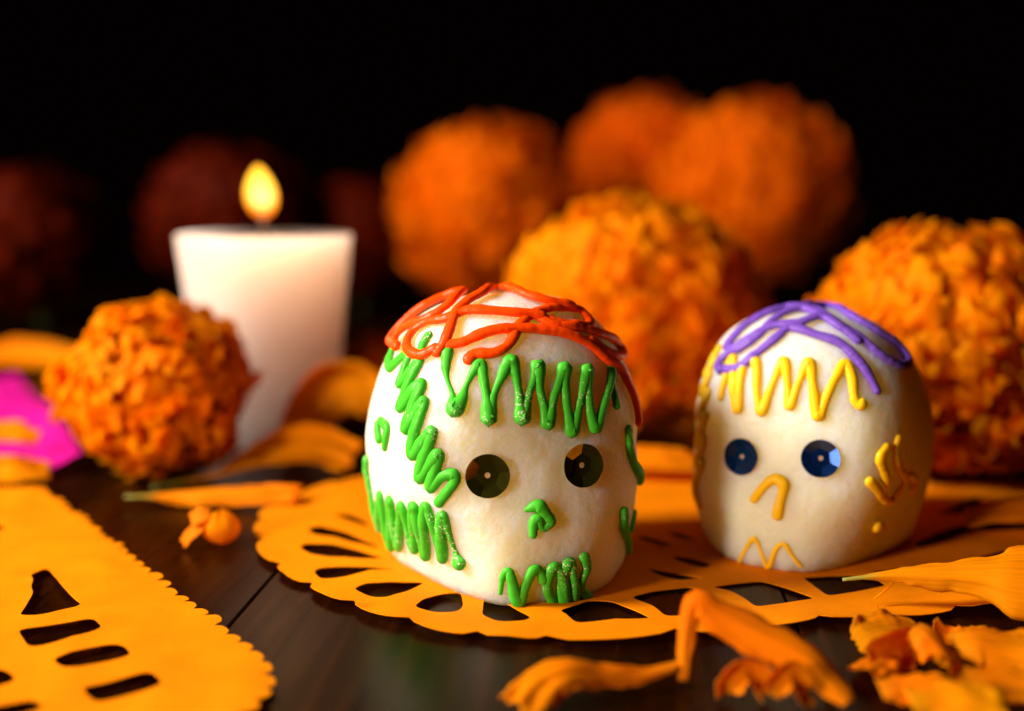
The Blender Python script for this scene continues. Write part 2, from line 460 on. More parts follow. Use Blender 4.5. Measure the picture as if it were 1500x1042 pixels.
STROKES_B = {
  'purple': [[(-13.7,-13.6,38.6,1.2),(-9.3,-15,39.8,1),(-5.4,-14,43.3,1),(-2.4,-12.3,45.9,1),(-0.6,-10.6,47.7,1),(4.4,-11.1,46.8,1),(9.3,-11,45.4,1),(12.9,-11.3,42.6,1),(15.2,-11.6,40,1),(17.2,-11.8,36.8,0.9)],[(-13.5,-9.9,43.6,1),(-10.4,-7.4,47.4,1),(-6.9,-4.5,49.8,1),(-3.6,-1,50.6,1),(2.1,-3.2,50.5,1),(8,-7.2,48.4,1),(13,-7.6,45.8,1),(16.3,-7.1,43.1,1),(19.3,-4.2,40.9,1),(20,1.2,40.9,1),(17.9,1.8,43.8,1),(13.8,-1.7,47.4,1),(8.9,-1.3,49.8,1),(1.3,8.8,50.2,1),(-1,-1.6,50.7,1)],[(-13.3,-10.7,43,1),(-10.6,-12.6,42.7,1),(-6.4,-11.5,45.9,1),(-3.9,-7.9,49,1),(-0.2,-3.9,50.4,1),(5,-6.6,49.5,1)],[(-13.6,-13.7,38.6,1),(-14.3,-12.5,39.7,1),(-12,-12.2,42.4,1),(-7.7,-11.6,45.5,1),(-4.3,-10.4,47.4,1),(0.9,-9.8,48.3,1),(4.4,-7,49.4,1),(8.2,-8.2,48,1),(12.1,-8.8,45.5,1)]],
  'yellow_forehead': [[(-12.8,-16.1,33.3,0.9),(-12.4,-14.9,37.4,1),(-11.3,-13.5,41.2,1.1),(-8.7,-17.7,31.7,1.3),(-8.6,-15.1,40.2,1.1),(-6,-15.3,41.2,1.2),(-4.7,-17.7,34.7,1),(-3.5,-18.2,31.8,1.3),(-1.8,-17,37.6,0.9),(-0.2,-15.4,41.8,1.3),(1.3,-17.2,37.2,0.9),(2.1,-18,33.4,1.3),(3.5,-16.6,38.6,0.9),(4.8,-15.2,41.7,1.4),(6.3,-16.9,37.1,1.1),(7.7,-17.8,32,1.4),(9,-16.7,36,1),(10.1,-15,39.4,1),(11.2,-13,41.9,1.2),(12.8,-13.7,39.4,1.2),(13.8,-15.1,35.2,1.1),(14.8,-14.7,34.4,1.4)]],
  'yellow_temple': [[(-16.1,-8.4,42.4,1.1),(-17.2,-9.7,39.7,1.2),(-16.3,-10.2,40.4,1),(-17.9,-11,36.7,1.2),(-16.7,-11.8,37.6,1),(-18,-12.5,33.1,1.2),(-16.3,-13.8,34,1),(-17.7,-13.9,28.2,1.3),(-16,-15.2,29.3,1),(-18.3,-13.5,22.9,1.3),(-16.3,-15.3,24.2,1),(-18.3,-13.9,18.4,1.3),(-16.6,-15.6,19,1),(-19,-12.5,13.4,1.2),(-17.9,-12.8,9.1,1)]],
  'yellow_nose': [[(-3.8,-20.1,14.2,1.1),(-2.3,-19.8,16.2,1.1),(-0,-19.5,18.6,1.2),(1.9,-19.6,17.8,1.3),(1.6,-20,14.8,1.2),(1.2,-20.4,11.7,1.2)]],
  'yellow_mouth': [[(-7.1,-18.7,0,0.5),(-5.2,-20.2,3.8,0.5),(-3.5,-20.5,6.1,0.6),(-2.1,-20.3,3.6,0.5),(-1,-19.6,0.2,0.5)],[(-0.4,-19.8,0.7,0.6),(1.1,-20.5,4.8,0.6),(2.7,-20.5,5.9,0.6),(4.1,-20.2,3.8,0.5),(5.7,-19.2,1.5,0.5)]],
  'yellow_cheek': [[(19.5,-11.8,25.9,1.1),(18.6,-13,23.8,1.3),(19.1,-11.8,21.3,1.1),(19.6,-9.9,18.2,1)],[(17.1,-14.2,19.2,1.2),(18.2,-12.1,17.2,1.1),(18.7,-9.9,15.2,1),(19.7,-6.1,13.6,1),(20.7,-4.6,15.4,1),(21.7,-3.4,17.8,1),(21.1,-7.7,21.4,1),(20.8,-9.3,24.9,1),(21.1,-8.8,27.2,1)],[(17.5,-7,8.2,1.4),(18.1,-4.8,7.5,1.2)],[(22,1.4,14.6,0.9),(22.6,2.3,16.2,1),(22.3,-1.2,18.4,0.9)]],
}
EYES_B = [(-7.3, -18.9, 22.2), (8.6, -18.6, 23.6)]
DOILY_NOTCH = [(-30.1, 68.8), (-39.2, 63.7), (-46.2, 55.8), (-51.0, 43.9), (-50.7, 32.1), (-48.1, 19.9), (-41.8, 4.6), (-34.2, -5.8), (-25.4, -15.5), (-15.4, -23.5), (-4.1, -29.2), (6.8, -30.3), (27.2, -28.4), (42.2, -24.7), (51.6, -22.0), (62.1, -20.5), (75.7, -17.4), (88.4, -11.9), (101.6, -1.5), (114.3, 14.3), (123.4, 32.6), (126.4, 51.2), (122.1, 66.2), (111.1, 76.1), (93.4, 84.6), (72.0, 89.7), (49.3, 91.2), (26.0, 89.7), (4.7, 85.3), (-14.1, 78.2)]
DOILY_SLOTS = [[(-36.5, 36.1), (-34.4, 37.2), (-30.5, 33.6), (-28.4, 29.4), (-30.2, 30.8), (-33.9, 33.6)], [(-39.5, 25.3), (-37.4, 27.3), (-32.6, 24.6), (-28.8, 20.0), (-25.5, 15.6), (-29.2, 17.5), (-33.6, 20.9), (-37.9, 22.6)], [(-39.2, 14.4), (-38.4, 16.3), (-34.4, 15.4), (-29.4, 13.2), (-24.4, 9.1), (-28.1, 8.7), (-33.4, 9.1), (-36.7, 10.8)], [(-33.9, -0.4), (-33.3, 1.7), (-29.8, 2.6), (-25.4, 2.0), (-21.0, 1.1), (-25.2, 0.1), (-29.1, -2.7), (-32.2, -3.4)], [(-25.5, -9.8), (-23.9, -7.1), (-20.5, -6.4), (-15.2, -6.1), (-17.4, -10.1), (-20.2, -13.2), (-22.5, -13.0)], [(-14.4, -18.0), (-13.0, -14.4), (-10.8, -12.0), (-8.1, -11.2), (-7.5, -17.1), (-8.1, -19.6), (-11.3, -20.0)], [(-2.9, -15.3), (0.1, -16.7), (2.0, -19.8), (3.8, -22.4), (3.3, -23.7), (-0.8, -24.0), (-3.0, -21.6)], [(10.4, -19.6), (14.9, -14.8), (18.1, -15.0), (20.9, -18.7), (22.8, -22.4), (18.1, -23.3), (12.5, -24.7)], [(22.6, -12.3), (27.0, -9.2), (32.3, -7.8), (32.7, -13.8), (29.8, -20.1), (26.6, -20.6), (25.5, -15.8), (23.9, -13.8)], [(37.8, -7.1), (41.7, -5.5), (46.0, -4.2), (49.2, -8.1), (51.9, -12.3), (47.1, -14.3), (42.5, -16.0), (41.8, -12.3), (40.3, -8.7)], [(26.8, 22.9), (28.6, 23.6), (32.5, 18.1), (30.3, 17.4)], [(33.2, 26.4), (35.7, 25.7), (38.4, 21.5), (35.2, 22.2)], [(32.3, 10.3), (35.0, 9.7), (38.4, 6.0), (36.5, 4.5), (33.8, 7.0)], [(26.7, 3.6), (29.9, 1.3), (35.2, -1.6), (30.9, -2.2), (28.2, 0.3)], [(55.0, -1.8), (59.3, -0.9), (63.3, -0.9), (65.9, -2.7), (66.4, -6.3), (61.1, -8.5), (56.6, -10.2), (55.8, -5.9)], [(68.4, 1.6), (73.4, 3.3), (79.6, 4.0), (86.0, 4.0), (79.9, 0.5), (74.9, -3.2), (71.9, -4.1), (71.4, -0.9)], [(90.6, 9.2), (97.0, 12.8), (101.0, 12.8), (100.5, 10.2), (92.4, 8.0)], [(83.3, 19.8), (89.1, 25.5), (93.9, 29.0), (101.1, 32.7), (108.9, 30.8), (107.0, 26.6), (96.3, 26.1), (88.9, 20.3), (83.5, 17.6)], [(94.2, 40.3), (100.3, 45.6), (106.3, 51.2), (104.4, 45.6), (98.7, 39.6)], [(100.5, 67.9), (110.0, 71.1), (119.0, 72.8), (124.5, 71.1), (116.0, 65.5), (103.2, 63.9)]]
STRIP_EDGE = [(-134.8, 59.4), (-107.7, 59.4), (-102.0, 49.8), (-35.9, -40.8), (-33.2, -49.8), (-35.0, -57.1), (-43.9, -71.0), (-70.0, -71.0)]
STRIP_HOLES = [[(-79.5, -22.2), (-81.1, -13.6), (-81.6, -10.7), (-83.3, -8.3), (-84.1, -4.7), (-86.0, -2.2), (-85.3, 0.4), (-84.2, 2.1), (-79.6, -5.3), (-74.6, -12.4), (-70.7, -17.5), (-73.5, -19.6), (-75.7, -22.0)], [(-77.5, -27.5), (-71.9, -25.8), (-67.1, -23.1), (-63.5, -28.1), (-67.0, -31.6), (-70.6, -34.7), (-72.8, -34.7), (-75.0, -31.2)], [(-67.5, -39.3), (-65.2, -37.5), (-62.6, -34.9), (-59.5, -33.2), (-58.0, -34.4), (-55.8, -38.0), (-59.0, -41.0), (-62.9, -43.5), (-64.3, -43.1)], [(-59.5, -49.0), (-56.4, -47.5), (-53.4, -45.1), (-51.1, -43.9), (-47.9, -48.3), (-50.5, -50.2), (-53.2, -52.1), (-55.9, -53.5)], [(-77.5, -43.5), (-74.5, -42.2), (-72.4, -43.1), (-69.2, -46.7), (-70.9, -49.0), (-74.4, -50.2)], [(-69.9, -55.7), (-66.7, -54.2), (-64.4, -52.6), (-61.9, -55.7), (-64.6, -59.1), (-67.4, -59.8)], [(-109.9, 29.0), (-104.7, 28.5), (-102.1, 26.6), (-102.8, 24.1), (-106.9, 22.6)]]

# ------------------------------------------------------------------ table
PLANK_ANG = math.atan2(2.2, 25.4)                      # boards run almost straight away from the viewer
def build_table():
    t = thing("wooden_table", "dark brown varnished wooden table of wide boards under everything", "table", (0, 0, 0))
    t["kind"] = "structure"
    dx, dy = math.sin(PLANK_ANG), math.cos(PLANK_ANG)
    wid, gap = 92.0, 0.3
    seam = (-43.0, -3.3)
    for k in range(-5, 6):
        # plank k lies between seam k and seam k+1, measured across the boards
        rng = random.Random(40 + k)
        x0, x1 = k * wid + gap / 2, (k + 1) * wid - gap / 2
        y0, y1, th, b = -190, 640, 18, 0.35
        prof = [(x0, -th), (x0, -b), (x0 + b * 0.35, -b * 0.35), (x0 + b, 0), (x1 - b, 0), (x1 - b * 0.35, -b * 0.35), (x1, -b), (x1, -th)]
        V, Fc = [], []
        for y in (y0, y1):
            for (x, z) in prof:
                V.append((x - x0, y, z))
        n = len(prof)
        for i in range(n):
            j = (i + 1) % n
            Fc.append((i, j, n + j, n + i))
        Fc.append(tuple(range(n))[::-1]); Fc.append(tuple(range(n, 2 * n)))
        me = mesh("plank", V, Fc, smooth=False)
        bm = bmesh.new(); bm.from_mesh(me); bmesh.ops.recalc_face_normals(bm, faces=bm.faces); bm.to_mesh(me); bm.free()
        o = obj("plank", me, M['wood'], t)
        ca, sa = math.cos(-PLANK_ANG), math.sin(-PLANK_ANG)
        o.location = Vector((seam[0] + x0 * ca, seam[1] + x0 * sa, -0.3 * rng.random() if k else 0)) * MM
        o.rotation_euler = (0, 0, -PLANK_ANG)
build_table()

# ------------------------------------------------------------------ cut paper
def inside(p, poly):
    x, y = p; c = False
    n = len(poly)
    for i in range(n):
        x1, y1 = poly[i]; x2, y2 = poly[(i + 1) % n]
        if (y1 > y) != (y2 > y) and x < (x2 - x1) * (y - y1) / (y2 - y1) + x1:
            c = not c
    return c

def smooth_loop(P, step, corner=0.0):
    """soften a closed loop a little: subdivide and average"""
    out = []
    n = len(P)
    for i in range(n):
        a, b = Vector(P[i]), Vector(P[(i + 1) % n])
        k = max(1, int((b - a).length / step))
        for j in range(k):
            out.append(a.lerp(b, j / k))
    for _ in range(2):
        m = len(out)
        out = [out[i] * 0.5 + (out[i - 1] + out[(i + 1) % m]) * 0.25 for i in range(m)]
    return out

def grow(P, k):
    cx = sum(p[0] for p in P) / len(P); cy = sum(p[1] for p in P) / len(P)
    return [(cx + (x - cx) * k, cy + (y - cy) * k) for x, y in P]

def paper_mesh(name, outer, holes, zfun, thick=0.14, grid=2.6):
    pts, edges = [], []
    for loop in [outer] + holes:
        s = len(pts)
        pts += [Vector(p) for p in loop]
        edges += [(s + i, s + (i + 1) % len(loop)) for i in range(len(loop))]
    xs = [p[0] for p in outer]; ys = [p[1] for p in outer]
    rng = random.Random(5)
    ol = [tuple(p) for p in outer]; hl = [[tuple(p) for p in h] for h in holes]
    y = min(ys)
    while y < max(ys):
        x = min(xs)
        while x < max(xs):
            q = (x + rng.uniform(-.8, .8), y + rng.uniform(-.8, .8))
            if inside(q, ol) and not any(inside(q, h) for h in hl):
                pts.append(Vector(q))
            x += grid
        y += grid
    v, e, f, *_ = geometry.delaunay_2d_cdt(pts, edges, [], 0, 1e-4)
    keep = []
    for t in f:
        c = sum((v[i] for i in t), Vector((0, 0))) / len(t)
        c = (c.x, c.y)
        if inside(c, ol) and not any(inside(c, h) for h in hl):
            keep.append(tuple(t))
    V = [(p.x, p.y, zfun(p.x, p.y) + thick) for p in v] + [(p.x, p.y, zfun(p.x, p.y)) for p in v]
    n = len(v)
    Fc = [t for t in keep] + [tuple(n + i for i in reversed(t)) for t in keep]
    cnt = {}
    for t in keep:
        for i in range(len(t)):
            a, b = t[i], t[(i + 1) % len(t)]
            cnt[(a, b)] = 1
    for (a, b) in list(cnt):
        if (b, a) not in cnt:
            Fc.append((b, a, n + a, n + b))
    me = mesh(name, V, Fc, smooth=True)
    bm = bmesh.new(); bm.from_mesh(me)
    bmesh.ops.delete(bm, geom=[x for x in bm.verts if not x.link_faces], context='VERTS')
    bmesh.ops.recalc_face_normals(bm, faces=bm.faces); bm.to_mesh(me); bm.free()
    me.set_sharp_from_angle(angle=math.radians(50))
    return me

def crease(x, y, s):
    return (1 - abs(noise.noise(Vector((x * 0.045, y * 0.030, s))))) ** 6 * 0.55 + (1 - abs(noise.noise(Vector((x * 0.028, y * 0.06, s + 5))))) ** 8 * 0.5

def scallop(notches, bulge, per=7):
    out = []
    n = len(notches)
    cx = sum(p[0] for p in notches) / n; cy = sum(p[1] for p in notches) / n
    for i in range(n):
        a, b = Vector(notches[i]), Vector(notches[(i + 1) % n])
        d = b - a
        nn = Vector((d.y, -d.x)).normalized()
        if nn.dot((a + b) / 2 - Vector((cx, cy))) < 0: nn = -nn
        h = bulge * min(1.4, d.length / 11)
        for j in range(per):
            t = j / per
            out.append(a.lerp(b, t) + nn * h * math.sqrt(max(0, 1 - (2 * t - 1) ** 2)) )
    return out

def doily_z(x, y):
    e = min(1.0, math.hypot((x - 37) / 88, (y - 30) / 61))
    w = noise.noise(Vector((x * 0.045, y * 0.06, 3.3))) * 0.35 + noise.noise(Vector((x * 0.13, y * 0.15, 7.7))) * 0.15
    return 0.25 + max(0, e - 0.55) * 1.7 + max(-0.15, w) * (0.25 + max(0, e - 0.5) * 1.4) + crease(x, y, 2.0) * max(0, e - 0.3)

do = obj("paper_doily", paper_mesh("paper_doily", scallop(DOILY_NOTCH, 1.9), [smooth_loop(grow(s, 1.20), 0.8) for s in DOILY_SLOTS], doily_z), M['paper'])
tag(do, "orange cut paper doily with scalloped rim and slots lying under both sugar skulls", "doily")

def strip_outline():
    P = [Vector(p) for p in STRIP_EDGE]
    out = []
    n = len(P)
    for i in range(n):
        a, b = P[i], P[(i + 1) % n]
        d = b - a; L = d.length
        nn = Vector((d.y, -d.x)).normalized()
        c = Vector((-95, -10))
        if nn.dot((a + b) / 2 - c) < 0: nn = -nn
        if i in (2, 3, 4):
            k = max(1, round(L / 4.4))
            for s in range(k):
                for j in range(5):
                    t = (s + j / 5) / k
                    q = (j / 5)
                    out.append(a.lerp(b, t) + nn * (1.5 + 0.35 * math.sin(s * 2.3) + 0.25 * math.sin(s * 5.1)) * math.sqrt(max(0, 1 - (2 * q - 1) ** 2)))
        else:
            k = max(1, int(L / 3))
            for s in range(k): out.append(a.lerp(b, s / k))
    return out

def strip_z(x, y):
    return 0.3 + 0.45 * (1 + noise.noise(Vector((x * 0.05, y * 0.05, 1.2)))) + 0.12 * noise.noise(Vector((x * 0.2, y * 0.16, 4.4))) + crease(x, y, 8.0) * 0.8
st = obj("cut_paper_strip", paper_mesh("cut_paper_strip", strip_outline(), [smooth_loop(s, 1.0) for s in STRIP_HOLES], strip_z), M['paper'])
tag(st, "orange cut paper sheet with row of slats and toothed edge lying on bare wood", "paper")

def mag_z(x, y):
    return 1.0 + 1.6 * abs(noise.noise(Vector((x * 0.09, y * 0.05, 2.2)))) * 2 + 2.2 * max(0, math.sin((x * 0.9 + y * 0.35) * 0.16))
mg = obj("tissue_paper", paper_mesh("tissue_paper", smooth_loop([(-104.6, 76.5), (-113, 70), (-129, 70.7), (-172, 72), (-235, 215), (-177, 209), (-137, 140)], 2.5), [], mag_z, 0.15, 3.0), M['magenta'])
tag(mg, "crumpled magenta tissue paper sheet beside the small marigold head", "paper")

# ------------------------------------------------------------------ sugar skulls
SZ = [0, 2, 6, 12, 18, 24, 30, 36, 41, 45, 48, 50.0, 51.0]
SA = [22.0, 23.2, 24.3, 25.1, 25.4, 25.0, 24.3, 22.9, 20.7, 17.6, 13.6, 9.0, 0.01]
SF = [19.5, 20.2, 20.6, 20.4, 19.6, 19.0, 18.5, 17.6, 15.9, 13.4, 10.3, 6.7, 0.01]
SB = [23., 24.5, 25.5, 26.5, 27.0, 28.0, 28.0, 27.0, 24.6, 21.0, 16.5, 11.0, 0.01]
SN = [3.3, 3.3, 3.3, 3.3, 3.2, 3.1, 2.9, 2.6, 2.35, 2.2, 2.1, 2.0, 2.0]
SQ = [math.sqrt(1 - z / 51.0) for z in SZ]
def hermite(q, qs, ys):
    n = len(qs)                                      # qs falls from 1 to 0
    for i in range(n - 1):
        if qs[i] >= q >= qs[i + 1]:
            def slope(k):
                a, b = max(0, k - 1), min(n - 1, k + 1)
                return (ys[b] - ys[a]) / (qs[b] - qs[a])
            h = qs[i + 1] - qs[i]; t = (q - qs[i]) / h
            return ((2 * t ** 3 - 3 * t * t + 1) * ys[i] + (t ** 3 - 2 * t * t + t) * h * slope(i)
                    + (-2 * t ** 3 + 3 * t * t) * ys[i + 1] + (t ** 3 - t * t) * h * slope(i + 1))
    return ys[-1]

def skull_mesh(eyes, seed, asym):
    rings, seg = 84, 128
    V, Fc = [], []
    for i in range(rings):
        q = 1 - i / rings
        z = 51 * (1 - q * q)
        a, f, b, n = (max(0.01, hermite(q, SQ, t)) for t in (SA, SF, SB, SN))
        tp = lerp_table(z, [0, 8, 18, 30, 51], [.52, .43, .27, .14, .05])
        for k in range(seg):
            ph = 2 * math.pi * k / seg
            c, s = math.cos(ph), math.sin(ph)
            by = f if s < 0 else b
            r = (abs(c / a) ** n + abs(s / by) ** n) ** (-1 / n)
            x, y = r * c, r * s
            x *= 1 + max(0, 1 - z / 24) * (0.20 if x * asym > 0 else -0.09) * math.tanh(abs(x) / 6)
            x *= 1 - tp * max(0, min(1, (12 - y) / (12 + f))) ** 1.1
            p = Vector((x, y, z))
            out = Vector((x, y, (z - 25) * 0.6)).normalized()
            d = 0.0
            for e in eyes:
                dd = (p - Vector(e)).length
                d -= 0.9 * math.exp(-(dd / 5.5) ** 2)
            # small nose ridge and cheek swell, brow
            if y < 0:
                d += 0.7 * math.exp(-((x / 3.0) ** 2 + ((z - 18) / 5.0) ** 2))
                d -= 0.5 * math.exp(-((abs(x) - 13) / 4.5) ** 2 - ((z - 9) / 6) ** 2)
            d += 0.35 * noise.noise(p * 0.09 + Vector((seed, 0, 0))) + 0.10 * noise.noise(p * 0.35 + Vector((0, seed, 0)))
            if z < 3: d += (0.55 * noise.noise(p * 0.55 + Vector((0, 0, seed)))) * (1 - z / 3)
            p = p + out * d
            if i == 0: p.z = 0
            V.append(p)
    top = len(V); V.append(Vector((0, 0, 51)))
    for i in range(rings - 1):
        for k in range(seg):
            k2 = (k + 1) % seg
            Fc.append((i * seg + k, i * seg + k2, (i + 1) * seg + k2, (i + 1) * seg + k))
    for k in range(seg):
        Fc.append(((rings - 1) * seg + k, (rings - 1) * seg + (k + 1) % seg, top))
    bot = len(V); V.append(Vector((0, 0, 0)))
    for k in range(seg):
        Fc.append((bot, (k + 1) % seg, k))
    return V, Fc

def sequin_geo(R=4.0, cup=0.165):
    V, Fc = [], []
    seg = 72
    hexr, hole, rise = R * 0.47, R * 0.13, R * cup
    rows = []
    for kind in range(4):
        row = []
        for k in range(seg):
            ph = 2 * math.pi * k / seg
            loc = (ph % (math.pi / 3)) - math.pi / 6
            if kind == 0: r, z = hole, 0.0
            elif kind == 1: r, z = hexr / math.cos(loc), 0.0
            elif kind == 2:
                r = R; z = rise * (r * math.cos(loc) - hexr) / (R - hexr)
            else:
                r = R; z = rise * (r * math.cos(loc) - hexr) / (R - hexr) - 0.12
            row.append(len(V)); V.append(Vector((r * math.cos(ph), r * math.sin(ph), z)))
        rows.append(row)
    for a, b in ((0, 1), (1, 2), (2, 3)):
        for k in range(seg):
            k2 = (k + 1) % seg
            Fc.append((rows[a][k], rows[b][k], rows[b][k2], rows[a][k2]))
    return V, Fc

def build_skull(label, loc, yaw, scl, eyes, strokes, radii, mats, seq_mat, seqR, eye_rot, seed, asym):
    root = thing("sugar_skull", label, "sugar skull", loc, math.radians(yaw), "sugar skulls on the doily")
    V, Fc = skull_mesh(eyes, seed, asym)
    bvh = BVHTree.FromPolygons(V, Fc)
    body = obj("skull_body", mesh("skull_body", [v * scl for v in V], Fc), M['sugar'], root)
    nm = {'red': 'red_orange', 'purple': 'purple'}
    rng = random.Random(seed)
    for key, L in strokes.items():
        base = key.split('_')[0]
        where = {'forehead': 'zigzag fringe across the forehead', 'temple': 'zigzag down the temple', 'cheek': 'zigzag along the cheek',
                 'ear': 'dab at the ear', 'back': 'line at the back of the head', 'nose': 'curl for a nose', 'mouth': 'squiggle for a mouth',
                 'jowl': 'squiggle on the far cheek'}.get(key.split('_')[-1], 'looped strand over the crown')
        for si, st_ in enumerate(L):
            path4 = catmull(st_, 0.35)
            n = len(path4)
            P, R_, Nn = [], [], []
            for i, q in enumerate(path4):
                co, no, *_ = bvh.find_nearest(Vector(q[:3]))
                if no is None: continue
                if no.dot(Vector((co.x, co.y, co.z - 20))) < 0: no = -no
                r = radii[base] * max(0.35, q[3]) * (1 + 0.16 * noise.noise(Vector((i * 0.11, si * 3.1, seed))) + 0.10 * noise.noise(Vector((i * 0.45, si * 5.1, seed))))
                lift = 0.32 * r
                if base in ('red', 'purple'): lift += 0.25 * si * 0.6 + 0.15
                P.append(co + no * lift); R_.append(r); Nn.append(no)
            # smooth path a touch
            for _ in range(2):
                P = [P[0]] + [(P[i - 1] + P[i] * 2 + P[i + 1]) / 4 for i in range(1, len(P) - 1)] + [P[-1]]
            tv, tf = tube_geo(P, R_, 12, 0.74, Nn)
            o = obj("icing_line", mesh("icing_line", [v * scl for v in tv], tf), M[mats[base]], root)
            o["label"] = "%s icing %s" % ({'red': 'red orange', 'purple': 'purple', 'green': 'green', 'yellow': 'yellow'}[base], where)
    for e, rot in zip(eyes, eye_rot):
        co, no, *_ = bvh.find_nearest(Vector(e))
        # average the normal over the sequin
        nn = Vector()
        for dx in (-3, 0, 3):
            for dz in (-3, 0, 3):
                c2, n2, *_ = bvh.find_nearest(co + Vector((dx, 0, dz)))
                if n2.dot(Vector((0, -1, 0))) < 0: n2 = -n2
                nn += n2
        nn.normalize()
        sv, sf = sequin_geo(seqR, 0.22 if seq_mat == 'seq_green' else 0.165)
        qt = nn.to_track_quat('Z', 'Y')
        me = mesh("sequin_eye", [(co + nn * 0.45 + qt @ (Matrix.Rotation(rot, 3, 'Z') @ v)) * scl for v in sv], sf, smooth=False)
        o = obj("sequin_eye", me, M[seq_mat], root)
    return root

build_skull("white sugar skull with green zigzag icing, red orange crown strands and dark green sequin eyes",
            (0.9, 3.0, 0.75), 16, 1.0, EYES_A, STROKES_A, {'red': 0.95, 'green': 0.92}, {'red': 'red', 'green': 'green'}, 'seq_green', 3.7, (0.2, 0.5), 1.7, 1)
build_skull("white sugar skull with yellow zigzag icing, purple crown strands and blue sequin eyes",
            (58.2, 18.0, 0.75), -30, 0.915, EYES_B, STROKES_B, {'purple': 1.0, 'yellow': 0.88}, {'purple': 'purple', 'yellow': 'yellow'}, 'seq_blue', 3.75, (0.12, -0.40), 6.3, -1)

# ------------------------------------------------------------------ candle
def build_candle():
    c = thing("votive_candle", "white tapered votive candle burning behind the small marigold head", "candle", (-67.3, 119, 0.05))
    Hc = 57.5
    prof = [(0.01, 0), (16.5, 0), (17.6, 0.5), (18.2, 1.6)]
    for i in range(1, 15):
        t = i / 15
        prof.append((18.2 + 5.6 * t, 1.6 + (Hc - 3.0) * t))
    prof += [(23.9, Hc - 0.9), (23.75, Hc - 0.25), (23.1, Hc), (22.3, Hc - 0.3), (20, Hc - 1.2), (14, Hc - 2.0), (6, Hc - 2.4), (2, Hc - 2.5), (0.01, Hc - 2.5)]
    V, Fc = lathe_geo(prof, 72, 0.012, 3.0)
    obj("wax_body", mesh("wax_body", V, Fc), M['wax'], c)
    path = catmull([(0, 0, Hc - 3.2), (0.1, 0, Hc), (-0.2, 0, Hc + 2.2), (-0.7, 0.1, Hc + 6.0)], 0.4)
    V, Fc = tube_geo(path, [0.7] * len(path), 8)
    obj("wick", mesh("wick", V, Fc), M['wick'], c)
    def flame(R, H, z0):
        pr = []
        for i in range(33):
            t = i / 32
            r = R * (math.sin(math.pi * min(1, t ** 0.8)) ** 0.7 if 0 < t < 1 else 0.0)
            pr.append((max(r, 0.01), z0 + H * t))
        V, Fc = lathe_geo(pr, 32)
        return [(x - 0.045 * (z - z0) * 1.6 - 0.2, y, z) for (x, y, z) in V], Fc
    V, Fc = flame(4.2, 14.6, Hc + 4.0)
    fo = obj("flame", mesh("flame", V, Fc), M['flame_outer'], c)
    V, Fc = flame(2.9, 9.6, Hc + 6.4)
    obj("flame_heart", mesh("flame_heart", V, Fc), M['flame_core'], fo)
    d = bpy.data.lights.new("flame_light", 'POINT')
    d.energy = 0.10; d.color = (1.0, 0.5, 0.18); d.shadow_soft_size = 0.004
    l = bpy.data.objects.new("flame_light", d); col.objects.link(l)
    l.location = Vector((0, 0, Hc + 9)) * MM; l.parent = c
build_candle()

# ------------------------------------------------------------------ marigold heads
def petal_variant(seed, rows=5, cols=5, L=10.0, W=5.4):
    rng = random.Random(seed)
    ph, fr, am = rng.uniform(0, 6.28), rng.uniform(0.9, 1.6), rng.uniform(1.1, 2.0)
    curl = rng.uniform(0.7, 1.25)
    V, U, Fc = [], [], []
    for i in range(rows + 1):
        s = (i / rows) ** 0.8
        w = W * (0.28 + 0.72 * math.sin(min(1, s * 1.2) * math.pi / 2)) * (1 - 0.16 * max(0, s - 0.8) / 0.2)
        for j in range(cols + 1):
            t = 2 * j / cols - 1
            ln = 1 + 0.04 * math.cos(t * 4 + ph) - 0.20 * t * t * s
            z = L * s * ln
            y = am * s * s * math.sin(t * fr * math.pi + ph) + 1.1 * (t * t) * (1 - s)
            k = max(0, s - 0.4) / 0.6
            y += -4.2 * curl * k * k
            z -= 2.2 * curl * k ** 3
            V.append((t * w, y, z)); U.append((j / cols, s))
    for i in range(rows):
        for j in range(cols):
            a = i * (cols + 1) + j
            Fc.append((a, a + 1, a + cols + 2, a + cols + 1))
    return V, U, Fc

VARS = [petal_variant(100 + i) for i in range(8)]
PET_ME = {}
def petal_me(i, m):
    if (i, m) not in PET_ME:
        V, U, Fc = VARS[i]
        me = mesh("petal", V, Fc, True, U)
        me.materials.append(M[m])
        PET_ME[(i, m)] = me
    return PET_ME[(i, m)]

